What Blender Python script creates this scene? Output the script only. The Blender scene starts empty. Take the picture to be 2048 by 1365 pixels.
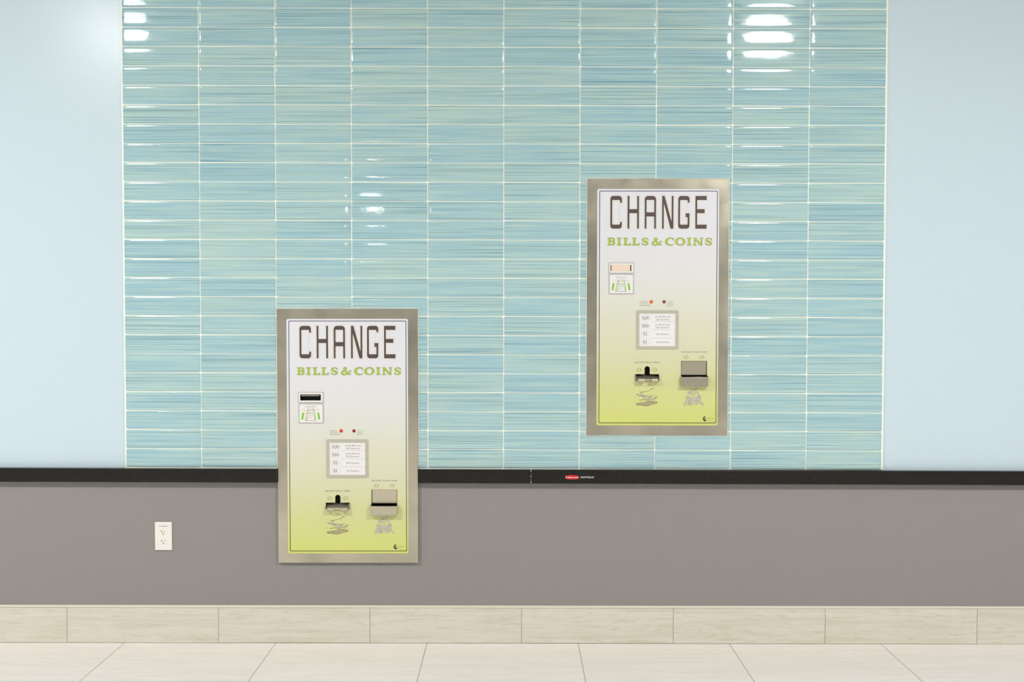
import bpy, bmesh, math, random
import numpy as np
from mathutils import Vector, Matrix

# ------------------------------------------------------------------ camera, world, lights, exposure
SC = bpy.context.scene
COL = SC.collection
cam_d = bpy.data.cameras.new('camera'); cam = bpy.data.objects.new('camera', cam_d); COL.objects.link(cam)
cam_d.sensor_width = 36.0; cam_d.lens = 1967.22 / 2048 * 36.0
cam_d.clip_start = 0.05
PITCH, YAW, ROLL = -0.02845, 0.002075, -0.000973
_m = Matrix.Rotation(YAW, 3, 'Z') @ Matrix.Rotation(PITCH, 3, 'X') @ Matrix.Rotation(ROLL, 3, 'Y')
_r, _f, _u = _m.col[0], _m.col[1], _m.col[2]
cam.matrix_world = Matrix(((_r[0], _u[0], -_f[0], 0.04255), (_r[1], _u[1], -_f[1], -3.98001), (_r[2], _u[2], -_f[2], 1.34660), (0, 0, 0, 1)))
SC.camera = cam

SC.view_settings.view_transform = 'Standard'; SC.view_settings.look = 'None'
SC.view_settings.exposure = -0.12; SC.view_settings.gamma = 1.0
SC.view_settings.use_curve_mapping = False

W = bpy.data.worlds.new('world'); SC.world = W; W.use_nodes = True
W.node_tree.nodes['Background'].inputs[0].default_value = (0.985, 1.0, 1.0, 1)
W.node_tree.nodes['Background'].inputs[1].default_value = 0.47

CEIL = 3.50
LAMPS = [(-2.64, -2.73), (1.83, -3.02), (-2.63, -14.5), (7.0, -2.9), (-7.2, -2.9)]
LAMP_W = 105.0
for i, (lx, ly) in enumerate(LAMPS):
    ld = bpy.data.lights.new('ceiling_light', 'AREA'); ld.shape = 'DISK'; ld.size = 0.30
    ld.energy = LAMP_W if ly > -5 else LAMP_W * 0.35
    ld.color = (1.0, 0.992, 0.965)
    lo = bpy.data.objects.new('ceiling_light', ld); COL.objects.link(lo); lo.location = (lx, ly, CEIL - 0.26)

# ------------------------------------------------------------------ materials
def lin(r, g, b):
    f = lambda c: (c / 255 / 12.92) if c / 255 <= 0.04045 else ((c / 255 + 0.055) / 1.055) ** 2.4
    return (f(r), f(g), f(b), 1)

def mat(name, col, rough=0.5, metal=0.0, ior=1.5, spec=None, noise=None, bump=None, aniso=0, emit=None):
    m = bpy.data.materials.new(name); m.use_nodes = True
    nt = m.node_tree; b = nt.nodes['Principled BSDF']
    b.inputs['Base Color'].default_value = col; b.inputs['Roughness'].default_value = rough
    b.inputs['Metallic'].default_value = metal; b.inputs['IOR'].default_value = ior
    if aniso: b.inputs['Anisotropic'].default_value = aniso
    if spec is not None: b.inputs['Specular IOR Level'].default_value = spec
    if emit:
        b.inputs['Emission Color'].default_value = emit[0]; b.inputs['Emission Strength'].default_value = emit[1]
    tc = None
    if noise or bump:
        tc = nt.nodes.new('ShaderNodeTexCoord')
    if noise:                       # (scale vec, amount, second colour)
        mp = nt.nodes.new('ShaderNodeMapping'); mp.inputs['Scale'].default_value = noise[0]
        nz = nt.nodes.new('ShaderNodeTexNoise'); nz.inputs['Scale'].default_value = 1.0; nz.inputs['Detail'].default_value = 5
        nt.links.new(tc.outputs['Object'], mp.inputs[0]); nt.links.new(mp.outputs[0], nz.inputs['Vector'])
        rp = nt.nodes.new('ShaderNodeMapRange'); rp.inputs[1].default_value = 0.3; rp.inputs[2].default_value = 0.7
        rp.inputs[4].default_value = noise[1]
        mx = nt.nodes.new('ShaderNodeMix'); mx.data_type = 'RGBA'
        mx.inputs[6].default_value = col; mx.inputs[7].default_value = noise[2]
        nt.links.new(nz.outputs['Fac'], rp.inputs[0]); nt.links.new(rp.outputs[0], mx.inputs[0])
        nt.links.new(mx.outputs[2], b.inputs['Base Color'])
    if bump:                        # (scale vec, strength, distance)
        mp = nt.nodes.new('ShaderNodeMapping'); mp.inputs['Scale'].default_value = bump[0]
        nz = nt.nodes.new('ShaderNodeTexNoise'); nz.inputs['Scale'].default_value = 1.0; nz.inputs['Detail'].default_value = 3
        bp = nt.nodes.new('ShaderNodeBump'); bp.inputs['Strength'].default_value = bump[1]; bp.inputs['Distance'].default_value = bump[2]
        nt.links.new(tc.outputs['Object'], mp.inputs[0]); nt.links.new(mp.outputs[0], nz.inputs['Vector'])
        nt.links.new(nz.outputs['Fac'], bp.inputs['Height']); nt.links.new(bp.outputs[0], b.inputs['Normal'])
    return m

M = {}
M['paint_blue'] = mat('paint_blue', lin(205, 222, 232), 0.26, spec=0.20, bump=((60, 60, 60), 0.12, 0.002))
M['paint_grey'] = mat('paint_grey', lin(146, 142, 140), 0.55, spec=0.3, noise=((220, 220, 220), 0.5, lin(152, 148, 146)), bump=((160, 160, 160), 0.15, 0.001))
M['ceiling'] = mat('ceiling', lin(192, 192, 184), 0.9)
M['grout'] = mat('grout', lin(248, 251, 240), 0.5, noise=((30, 30, 30), 0.5, lin(238, 244, 226)))
M['seal'] = mat('sealant', lin(236, 234, 222), 0.4)
def steel_material():
    m = bpy.data.materials.new('brushed_steel'); m.use_nodes = True
    nt = m.node_tree; L = nt.links.new; N = nt.nodes.new; b = nt.nodes['Principled BSDF']; b.inputs['Metallic'].default_value = 1.0
    g = N('ShaderNodeNewGeometry'); cols = []
    def nz(sc, det, lo, hi, to):
        mp = N('ShaderNodeMapping'); mp.inputs['Scale'].default_value = sc; n = N('ShaderNodeTexNoise'); n.inputs['Scale'].default_value = 1; n.inputs['Detail'].default_value = det
        r = N('ShaderNodeMapRange'); r.inputs[1].default_value = lo; r.inputs[2].default_value = hi; r.inputs[4].default_value = to
        L(g.outputs['Position'], mp.inputs[0]); L(mp.outputs[0], n.inputs['Vector']); L(n.outputs['Fac'], r.inputs[0]); return r.outputs[0]
    def mix(f, a, c):
        x = N('ShaderNodeMix'); x.data_type = 'RGBA'; L(f, x.inputs[0])
        for i, v in ((6, a), (7, c)):
            if hasattr(v, 'links'): L(v, x.inputs[i])
            else: x.inputs[i].default_value = v
        return x.outputs[2]
    c = mix(nz((3.5, 3.5, 3.5), 3, 0.35, 0.65, 1.0), lin(216, 208, 190), lin(184, 178, 162))  # broad lighter and darker patches, uneven reflections put into the steel colour
    c = mix(nz((260, 260, 260), 3, 0.35, 0.75, 0.35), c, lin(150, 145, 128)); L(c, b.inputs['Base Color'])
    L(nz((9, 9, 9), 3, 0.3, 0.7, 0.12), b.inputs['Roughness'])
    ad = N('ShaderNodeMath'); ad.operation = 'ADD'; ad.inputs[1].default_value = 0.26
    L(nz((9, 9, 9), 3, 0.3, 0.7, 0.12), ad.inputs[0]); L(ad.outputs[0], b.inputs['Roughness'])
    mp = N('ShaderNodeMapping'); mp.inputs['Scale'].default_value = (12, 12, 900); n = N('ShaderNodeTexNoise'); n.inputs['Scale'].default_value = 1
    bp = N('ShaderNodeBump'); bp.inputs['Strength'].default_value = 0.10; bp.inputs['Distance'].default_value = 0.0005
    L(g.outputs['Position'], mp.inputs[0]); L(mp.outputs[0], n.inputs['Vector']); L(n.outputs['Fac'], bp.inputs['Height']); L(bp.outputs[0], b.inputs['Normal'])
    return m
M['steel'] = steel_material()
M['steel_bright'] = mat('polished_steel', lin(208, 200, 180), 0.30, 1.0, noise=((120, 120, 120), 0.5, lin(190, 182, 164)))
M['tray'] = mat('tray_metal', lin(200, 193, 172), 0.38, 0.75)
M['dark'] = mat('dark_cavity', lin(10, 10, 10), 0.6)
M['black_rail'] = mat('black_rail', lin(20, 19, 16), 0.26, spec=0.3, noise=((300, 300, 300), 0.5, lin(36, 35, 30)))
M['black'] = mat('black_ink', lin(38, 34, 36), 0.5)
M['brown'] = mat('brown_ink', lin(84, 70, 70), 0.5)
M['halo'] = mat('pale_ink', lin(238, 234, 222), 0.5)
M['paleline'] = mat('pale_grey_ink', lin(192, 188, 186), 0.5)
M['greyline'] = mat('grey_ink', lin(176, 172, 168), 0.5)
M['greytext'] = mat('olive_grey_ink', lin(112, 112, 94), 0.5)
M['darktext'] = mat('charcoal_ink', lin(78, 76, 78), 0.5)
M['green'] = mat('green_ink', lin(174, 205, 60), 0.5)
M['dgreen'] = mat('olive_ink', lin(112, 124, 60), 0.5)
M['leafgreen'] = mat('leaf_green_ink', lin(136, 200, 40), 0.5)
M['palegreen'] = mat('pale_green_ink', lin(220, 228, 184), 0.5)
M['white'] = mat('white_plastic', lin(238, 236, 232), 0.35)
M['card'] = mat('white_card', lin(238, 236, 236), 0.5)
M['bezel'] = mat('bezel_grey', lin(186, 184, 180), 0.4, 0.2)
M['window'] = mat('window_frame_grey', lin(190, 188, 172), 0.4, noise=((200, 200, 200), 0.3, lin(180, 178, 162)))
M['orange'] = mat('orange_lens', lin(224, 108, 10), 0.25)
M['redorange'] = mat('red_orange_lens', lin(222, 62, 18), 0.2)
M['red'] = mat('dark_red_lens', lin(140, 6, 14), 0.2)
M['peach'] = mat('peach_paper', lin(240, 214, 196), 0.7, noise=((2, 2, 60), 0.5, lin(234, 216, 190)))
M['khaki'] = mat('khaki_ink', lin(126, 122, 66), 0.5)
M['taupe'] = mat('taupe_ink', lin(184, 176, 138), 0.5, noise=((250, 250, 250), 0.9, lin(150, 142, 108)))
M['coin'] = mat('coin_ink', lin(208, 200, 192), 0.5)
M['coinline'] = mat('coin_line_ink', lin(150, 142, 118), 0.5)
M['logo_red'] = mat('logo_red', lin(206, 16, 20), 0.35)
M['logo_white'] = mat('logo_white', lin(245, 242, 240), 0.4)
M['outlet'] = mat('outlet_white', lin(240, 236, 230), 0.3)
M['strip'] = mat('edge_strip', lin(226, 226, 210), 0.35)
M['basejoint'] = mat('joint_filler', lin(186, 178, 160), 0.8)  # filler colour of the baseboard joints
M['floorjoint'] = mat('floor_joint', lin(168, 158, 142), 0.8)
M['lamp'] = mat('lamp_diffuser', lin(250, 250, 245), 0.5, emit=((1, 0.99, 0.96, 1), 18.0))
M['lamp_base'] = mat('lamp_underside', lin(225, 225, 220), 0.5, emit=((1, 0.99, 0.96, 1), 4.0))
M['lampmetal'] = mat('lamp_housing', lin(220, 220, 216), 0.4)

def face_material():
    m = bpy.data.materials.new('printed_faceplate'); m.use_nodes = True
    nt = m.node_tree; b = nt.nodes['Principled BSDF']; b.inputs['Roughness'].default_value = 0.32
    tc = nt.nodes.new('ShaderNodeTexCoord'); sp = nt.nodes.new('ShaderNodeSeparateXYZ')
    mr = nt.nodes.new('ShaderNodeMapRange'); mr.inputs[1].default_value = 0.476; mr.inputs[2].default_value = -0.476
    cr = nt.nodes.new('ShaderNodeValToRGB'); e = cr.color_ramp.elements
    stops = [(0.0, (229, 229, 238)), (0.22, (229, 229, 235)), (0.40, (227, 227, 225)), (0.55, (223, 223, 204)), (0.70, (219, 219, 184)),
             (0.84, (215, 217, 154)), (1.0, (213, 217, 120))]
    e[0].position = 0; e[0].color = lin(*stops[0][1]); e[1].position = 1; e[1].color = lin(*stops[-1][1])
    for p, c in stops[1:-1]:
        n = e.new(p); n.color = lin(*c)
    nt.links.new(tc.outputs['Object'], sp.inputs[0]); nt.links.new(sp.outputs['Z'], mr.inputs[0])
    nt.links.new(mr.outputs[0], cr.inputs[0]); nt.links.new(cr.outputs[0], b.inputs['Base Color'])
    return m
M['face'] = face_material()

def tile_material():
    m = bpy.data.materials.new('glazed_glass_tile'); m.use_nodes = True
    nt = m.node_tree; L = nt.links.new; N = nt.nodes.new
    b = nt.nodes['Principled BSDF']; b.inputs['Roughness'].default_value = 0.05; b.inputs['IOR'].default_value = 1.5
    b.inputs['Coat Weight'].default_value = 0.0
    tc = N('ShaderNodeTexCoord'); at = N('ShaderNodeAttribute'); at.attribute_name = 'tile_rand'
    off = N('ShaderNodeVectorMath'); off.operation = 'MULTIPLY_ADD'; off.inputs[1].default_value = (37, 0, 11)
    L(at.outputs['Color'], off.inputs[0]); L(tc.outputs['Object'], off.inputs[2])
    def streak(sx, sz, det, rough=0.6):
        mp = N('ShaderNodeMapping'); mp.inputs['Scale'].default_value = (sx, 1, sz)
        nz = N('ShaderNodeTexNoise'); nz.inputs['Scale'].default_value = 1; nz.inputs['Detail'].default_value = det; nz.inputs['Roughness'].default_value = rough
        L(off.outputs[0], mp.inputs[0]); L(mp.outputs[0], nz.inputs['Vector']); return nz.outputs['Fac']
    def rng(s, a, c, lo=0, hi=1):
        r = N('ShaderNodeMapRange'); r.inputs[1].default_value = a; r.inputs[2].default_value = c; r.inputs[3].default_value = lo; r.inputs[4].default_value = hi
        L(s, r.inputs[0]); return r.outputs[0]
    def mix(f, a, c):
        x = N('ShaderNodeMix'); x.data_type = 'RGBA'
        if hasattr(f, 'links'): L(f, x.inputs[0])
        else: x.inputs[0].default_value = f
        for i, v in ((6, a), (7, c)):
            if hasattr(v, 'links'): L(v, x.inputs[i])
            else: x.inputs[i].default_value = v
        return x.outputs[2]
    sep = N('ShaderNodeSeparateColor'); L(at.outputs['Color'], sep.inputs[0])
    cloud = streak(4.0, 60.0, 4)
    add = N('ShaderNodeMath'); add.operation = 'MULTIPLY_ADD'; add.inputs[1].default_value = 0.22
    L(sep.outputs[1], add.inputs[0]); L(cloud, add.inputs[2])
    base = mix(rng(add.outputs[0], 0.43, 0.78), TILE_GREEN, TILE_BLUE)
    fine = streak(1.1, 400.0, 2, 0.55)
    dark = mix(rng(fine, 0.53, 0.63, 0, 0.78), base, TILE_DARK)
    fine2 = streak(2.0, 270.0, 3, 0.6)
    lite = mix(rng(fine2, 0.56, 0.75, 0, 0.45), dark, TILE_LIGHT)
    L(lite, b.inputs['Base Color'])
    wob = N('ShaderNodeTexNoise'); wob.inputs['Scale'].default_value = 9; wob.inputs['Detail'].default_value = 3
    L(off.outputs[0], wob.inputs['Vector'])
    bp = N('ShaderNodeBump'); bp.inputs['Strength'].default_value = 0.35; bp.inputs['Distance'].default_value = 0.0012
    L(wob.outputs['Fac'], bp.inputs['Height']); L(bp.outputs[0], b.inputs['Normal'])
    return m
TILE_GREEN, TILE_BLUE, TILE_DARK, TILE_LIGHT = lin(186, 213, 208), lin(164, 202, 213), lin(112, 152, 168), lin(202, 224, 222)
M['tile'] = tile_material()

def stone_material(name, base, vein, pores, vs=1.0):
    m = bpy.data.materials.new(name); m.use_nodes = True
    nt = m.node_tree; L = nt.links.new; N = nt.nodes.new
    b = nt.nodes['Principled BSDF']; b.inputs['Roughness'].default_value = 0.42
    tc = N('ShaderNodeTexCoord'); at = N('ShaderNodeAttribute'); at.attribute_name = 'tile_rand'
    off = N('ShaderNodeVectorMath'); off.operation = 'MULTIPLY_ADD'; off.inputs[1].default_value = (17, 9, 13)
    L(at.outputs['Color'], off.inputs[0]); L(tc.outputs['Object'], off.inputs[2])
    def nz(sc, det, dist=0.0):
        mp = N('ShaderNodeMapping'); mp.inputs['Scale'].default_value = sc
        n = N('ShaderNodeTexNoise'); n.inputs['Scale'].default_value = 1; n.inputs['Detail'].default_value = det; n.inputs['Distortion'].default_value = dist
        L(off.outputs[0], mp.inputs[0]); L(mp.outputs[0], n.inputs['Vector']); return n.outputs['Fac']
    def rng(s, a, c, hi):
        r = N('ShaderNodeMapRange'); r.inputs[1].default_value = a; r.inputs[2].default_value = c; r.inputs[4].default_value = hi
        L(s, r.inputs[0]); return r.outputs[0]
    def mix(f, a, c):
        x = N('ShaderNodeMix'); x.data_type = 'RGBA'; L(f, x.inputs[0])
        for i, v in ((6, a), (7, c)):
            if hasattr(v, 'links'): L(v, x.inputs[i])
            else: x.inputs[i].default_value = v
        return x.outputs[2]
    c = mix(rng(nz((3.0, 45, 45), 7, 0.5), 0.42, 0.64, 0.9), base, vein)
    c = mix(rng(nz((14, 150, 150), 6, 1.0), 0.52, 0.70, 0.65), c, pores)
    L(c, b.inputs['Base Color'])
    return m
M['stone_base'] = stone_material('baseboard_stone', lin(222, 217, 206), lin(212, 205, 188), lin(200, 190, 168))
M['stone_floor'] = stone_material('floor_stone', lin(243, 238, 233), lin(237, 231, 225), lin(229, 222, 214))

# ------------------------------------------------------------------ mesh helpers
def link(name, me, mats, parent=None, loc=(0, 0, 0)):
    o = bpy.data.objects.new(name, me); COL.objects.link(o)
    for m in (mats if isinstance(mats, (list, tuple)) else [mats]): me.materials.append(m)
    o.location = loc
    if parent is not None: o.parent = parent
    return o

def mesh_from(verts, faces, midx=None, smooth=False):
    me = bpy.data.meshes.new('mesh'); me.from_pydata([tuple(v) for v in verts], [], faces)
    if midx is not None: me.polygons.foreach_set('material_index', midx)
    if smooth: me.polygons.foreach_set('use_smooth', [True] * len(me.polygons))
    me.update(); return me

def bm_box(bm, x0, x1, y0, y1, z0, z1, bev=0.0, seg=2, mi=0):
    r = bmesh.ops.create_cube(bm, size=1.0)
    for v in r['verts']:
        v.co = Vector(((x0 + x1) / 2 + v.co.x * (x1 - x0), (y0 + y1) / 2 + v.co.y * (y1 - y0), (z0 + z1) / 2 + v.co.z * (z1 - z0)))
    fs = set(f for v in r['verts'] for f in v.link_faces)
    for f in fs: f.material_index = mi
    if bev:
        es = set(e for v in r['verts'] for e in v.link_edges)
        g = bmesh.ops.bevel(bm, geom=list(es), offset=bev, segments=seg, affect='EDGES', profile=0.5)
        for f in g['faces']: f.material_index = mi; f.smooth = True

def box_obj(name, x0, x1, y0, y1, z0, z1, m, parent=None, bev=0.0, seg=2):
    bm = bmesh.new(); bm_box(bm, x0, x1, y0, y1, z0, z1, bev, seg)
    me = bpy.data.meshes.new('mesh'); bm.to_mesh(me); bm.free(); return link(name, me, m, parent)

def loops_plate(name, loops, y_front, thick, m, parent, bev=0.0):
    """flat plate from closed 2D loops (x,z), holes by even-odd, thickness behind y_front"""
    cu = bpy.data.curves.new('c', 'CURVE'); cu.dimensions = '2D'; cu.fill_mode = 'BOTH'
    cu.extrude = thick / 2; cu.bevel_depth = bev; cu.bevel_resolution = 1; cu.offset = -bev
    for lp in loops:
        s = cu.splines.new('POLY'); s.points.add(len(lp) - 1)
        for p, (x, z) in zip(s.points, lp): p.co = (x, z, 0, 1)
        s.use_cyclic_u = True
    o = bpy.data.objects.new('tmp', cu); me = bpy.data.meshes.new_from_object(o)
    bpy.data.objects.remove(o); bpy.data.curves.remove(cu)
    me.transform(Matrix(((1, 0, 0, 0), (0, 0, -1, y_front + thick / 2 + bev), (0, 1, 0, 0), (0, 0, 0, 1))))
    return link(name, me, m, parent)

def rrect(x0, x1, z0, z1, r=0.0, n=5):
    if r <= 0: return [(x0, z0), (x1, z0), (x1, z1), (x0, z1)]
    out = []
    for cx, cz, a in ((x1 - r, z0 + r, -90), (x1 - r, z1 - r, 0), (x0 + r, z1 - r, 90), (x0 + r, z0 + r, 180)):
        for i in range(n + 1):
            t = math.radians(a + 90 * i / n); out.append((cx + r * math.cos(t), cz + r * math.sin(t)))
    return out

# photo-pixel frame of the right-hand machine -> machine-local metres
SX, SZ = 0.002013, 0.002011
def X(px): return (px - 1315.4) * SX
def Z(py): return (614.3 - py) * SZ

class Ink:
    """flat printed artwork from signed distance functions, several ink layers in one mesh"""
    def __init__(s): s.v = []; s.f = []; s.mi = []; s.mats = []; s.n = 0
    def add(s, sdf, box, res, m, y, iso=0.0):
        """sdf(px,py)->distance in photo px; box px x0,x1,y0,y1; res samples per px"""
        if m not in s.mats: s.mats.append(m)
        mi = s.mats.index(m)
        x0, x1, y0, y1 = box
        nx = max(2, int((x1 - x0) * res)); ny = max(2, int((y1 - y0) * res))
        xs = np.linspace(x0, x1, nx + 1); ys = np.linspace(y0, y1, ny + 1)
        gx, gy = np.meshgrid(xs, ys); d = sdf(gx, gy) - iso
        ins = d < 0
        cnt = ins[:-1, :-1].astype(int) + ins[1:, :-1] + ins[:-1, 1:] + ins[1:, 1:]
        def emit(pts):
            k = len(s.v)
            for (px, py) in pts: s.v.append((X(px), y, Z(py)))
            s.f.append(tuple(range(k, k + len(pts)))); s.mi.append(mi)
        for j in range(ny):
            row = cnt[j]; nzr = np.nonzero(row)[0]
            if len(nzr) == 0: continue
            i = 0; idx = nzr.tolist(); q = 0
            while q < len(idx):
                i = idx[q]
                if row[i] == 4:
                    e = i
                    while q + 1 < len(idx) and idx[q + 1] == e + 1 and row[e + 1] == 4: q += 1; e += 1
                    emit([(xs[i], ys[j + 1]), (xs[e + 1], ys[j + 1]), (xs[e + 1], ys[j]), (xs[i], ys[j])])
                else:
                    cs = [(i, j + 1), (i + 1, j + 1), (i + 1, j), (i, j)]; pts = []
                    for a in range(4):
                        (i0, j0), (i1, j1) = cs[a], cs[(a + 1) % 4]; d0, d1 = d[j0, i0], d[j1, i1]
                        if d0 < 0: pts.append((xs[i0], ys[j0]))
                        if (d0 < 0) != (d1 < 0):
                            t = d0 / (d0 - d1); pts.append((xs[i0] + t * (xs[i1] - xs[i0]), ys[j0] + t * (ys[j1] - ys[j0])))
                    if len(pts) > 2: emit(pts)
                q += 1
    def poly(s, pts, m, y):
        if m not in s.mats: s.mats.append(m)
        k = len(s.v)
        a = sum(pts[i][0] * pts[(i + 1) % len(pts)][1] - pts[(i + 1) % len(pts)][0] * pts[i][1] for i in range(len(pts)))
        if a > 0: pts = pts[::-1]
        for (px, py) in pts: s.v.append((X(px), y, Z(py)))
        s.f.append(tuple(range(k, k + len(pts)))); s.mi.append(s.mats.index(m))
    def line(s, pts, w, m, y, closed=False):
        n = len(pts)
        for i in range(n if closed else n - 1):
            (ax, ay), (bx, by) = pts[i], pts[(i + 1) % n]; l = math.hypot(bx - ax, by - ay) or 1
            ux, uy = (bx - ax) / l, (by - ay) / l; h = w / 2; ex, ey = ux * h * 0.9, uy * h * 0.9
            s.poly([(ax - ex - uy * h, ay - ey + ux * h), (bx + ex - uy * h, by + ey + ux * h), (bx + ex + uy * h, by + ey - ux * h), (ax - ex + uy * h, ay - ey - ux * h)], m, y)
    def build(s, name, parent):
        me = mesh_from(s.v, s.f, s.mi); return link(name, me, [M[k] for k in s.mats], parent)

def sd_box(x, y, x0, x1, y0, y1, r=0.0):
    dx = np.abs(x - (x0 + x1) / 2) - (x1 - x0) / 2 + r; dy = np.abs(y - (y0 + y1) / 2) - (y1 - y0) / 2 + r
    return np.hypot(np.maximum(dx, 0), np.maximum(dy, 0)) + np.minimum(np.maximum(dx, dy), 0) - r
def sd_poly(x, y, pts):
    d = np.full(np.shape(x), 1e9); s = np.ones(np.shape(x)); n = len(pts)
    for i in range(n):
        (ax, ay), (bx, by) = pts[i], pts[i - 1]
        ex, ey = bx - ax, by - ay; wx, wy = x - ax, y - ay
        t = np.clip((wx * ex + wy * ey) / (ex * ex + ey * ey), 0, 1)
        d = np.minimum(d, (wx - ex * t) ** 2 + (wy - ey * t) ** 2)
        c1 = y >= ay; c2 = y < by; c3 = ex * wy > ey * wx
        s = np.where((c1 & c2 & c3) | (~c1 & ~c2 & ~c3), -s, s)
    return s * np.sqrt(d)
def sd_chain(x, y, pts):
    """pts: (x,y,radius)"""
    d = np.full(np.shape(x), 1e9)
    for (ax, ay, ar), (bx, by, br) in zip(pts[:-1], pts[1:]):
        ex, ey = bx - ax, by - ay; t = np.clip(((x - ax) * ex + (y - ay) * ey) / (ex * ex + ey * ey + 1e-12), 0, 1)
        d = np.minimum(d, np.hypot(x - ax - ex * t, y - ay - ey * t) - (ar + (br - ar) * t))
    return d
def sd_ell(x, y, cx, cy, a, b):
    k = np.sqrt(((x - cx) / a) ** 2 + ((y - cy) / b) ** 2); return (k - 1) * min(a, b)
def smooth_chain(pts, n=6):
    """Catmull-Rom through (x,y,r)"""
    P = [pts[0]] + list(pts) + [pts[-1]]; out = []
    for i in range(1, len(P) - 2):
        for k in range(n):
            t = k / n; out.append(tuple(0.5 * (2 * P[i][c] + (P[i + 1][c] - P[i - 1][c]) * t + (2 * P[i - 1][c] - 5 * P[i][c] + 4 * P[i + 1][c] - P[i + 2][c]) * t * t
                              + (3 * P[i][c] - P[i - 1][c] - 3 * P[i + 1][c] + P[i + 2][c]) * t ** 3) for c in range(3)))
    out.append(pts[-1]); return out

def text(name, s, cx, cy, w, h, m, y, parent, align='C', shear=0.0):
    """block lettering fitted to a box in photo px: centre (or left/right) cx, cy, width w, cap height h"""
    cu = bpy.data.curves.new('t', 'FONT'); cu.body = s; cu.size = 1.0; cu.shear = shear; cu.resolution_u = 3
    o = bpy.data.objects.new('t', cu); me = bpy.data.meshes.new_from_object(o)
    bpy.data.objects.remove(o); bpy.data.curves.remove(cu)
    n = len(me.vertices); co = np.empty(n * 3); me.vertices.foreach_get('co', co); co = co.reshape(-1, 3)
    xa, xb = co[:, 0].min(), co[:, 0].max(); cap = 0.70
    kx = w * SX / (xb - xa); kz = h * SZ / cap
    ox = {'C': X(cx) - w * SX / 2, 'L': X(cx), 'R': X(cx) - w * SX}[align]
    new = np.column_stack([(co[:, 0] - xa) * kx + ox, np.full(n, y), co[:, 1] * kz + Z(cy) - h * SZ / 2])
    me.vertices.foreach_set('co', new.ravel()); me.update()
    return link(name, me, M[m], parent)

def tag(o, label=None, cat=None, group=None, kind=None):
    if label: o['label'] = label
    if cat: o['category'] = cat
    if group: o['group'] = group
    if kind: o['kind'] = kind
    return o

def empty(name, loc, rot=(0, 0, 0)):
    o = bpy.data.objects.new(name, None); COL.objects.link(o); o.location = loc; o.rotation_euler = rot
    o.empty_display_size = 0.1; return o

# ------------------------------------------------------------------ the setting
XL, XR, YB = -5.0, 5.0, -17.0
RAIL_Z = lambda x: 0.7140 - 0.0020 * x
HOLES = [(0.6207, 1.3699), (-0.6300, 0.8470)]          # the machines are let into the wall
HW, HH = 0.262, 0.494
# back wall: blue above the rail, grey below
def holed_wall(x0, x1, z0, z1, yf, yb, extra_z=()):
    xs = sorted({x0, x1, *[c[0] + s * HW for c in HOLES for s in (-1, 1)]}); xs = [x for x in xs if x0 <= x <= x1]
    zs = sorted({z0, z1, *extra_z, *[c[1] + s * HH for c in HOLES for s in (-1, 1)]}); zs = [z for z in zs if z0 <= z <= z1]
    V, F, idx = [], [], {}
    def v(x, y, z):
        k = (x, y, z)
        if k not in idx: idx[k] = len(V); V.append(k)
        return idx[k]
    def solid(i, j):
        if not (0 <= i < len(xs) - 1 and 0 <= j < len(zs) - 1): return False
        cx, cz = (xs[i] + xs[i + 1]) / 2, (zs[j] + zs[j + 1]) / 2
        return not any(abs(cx - a) < HW and abs(cz - b) < HH for a, b in HOLES)
    for i in range(len(xs) - 1):
        for j in range(len(zs) - 1):
            if not solid(i, j): continue
            a, b, c, d = xs[i], xs[i + 1], zs[j], zs[j + 1]
            F.append((v(a, yf, c), v(b, yf, c), v(b, yf, d), v(a, yf, d))); F.append((v(a, yb, c), v(a, yb, d), v(b, yb, d), v(b, yb, c)))
            if not solid(i - 1, j): F.append((v(a, yf, c), v(a, yf, d), v(a, yb, d), v(a, yb, c)))
            if not solid(i + 1, j): F.append((v(b, yf, c), v(b, yb, c), v(b, yb, d), v(b, yf, d)))
            if not solid(i, j - 1): F.append((v(a, yf, c), v(a, yb, c), v(b, yb, c), v(b, yf, c)))
            if not solid(i, j + 1): F.append((v(a, yf, d), v(b, yf, d), v(b, yb, d), v(a, yb, d)))
    return V, F
V, F = holed_wall(XL, XR, -0.02, CEIL, 0.0, 0.12, (0.69,))
me = mesh_from(V, F, [1 if sum(V[q][2] for q in f) / 4 < 0.69 else 0 for f in F])
tag(link('wall_back', me, [M['paint_blue'], M['paint_grey']]), kind='structure')
tag(box_obj('ceiling', XL, XR, YB, 0.12, CEIL, CEIL + 0.1, M['ceiling']), kind='structure')

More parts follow.
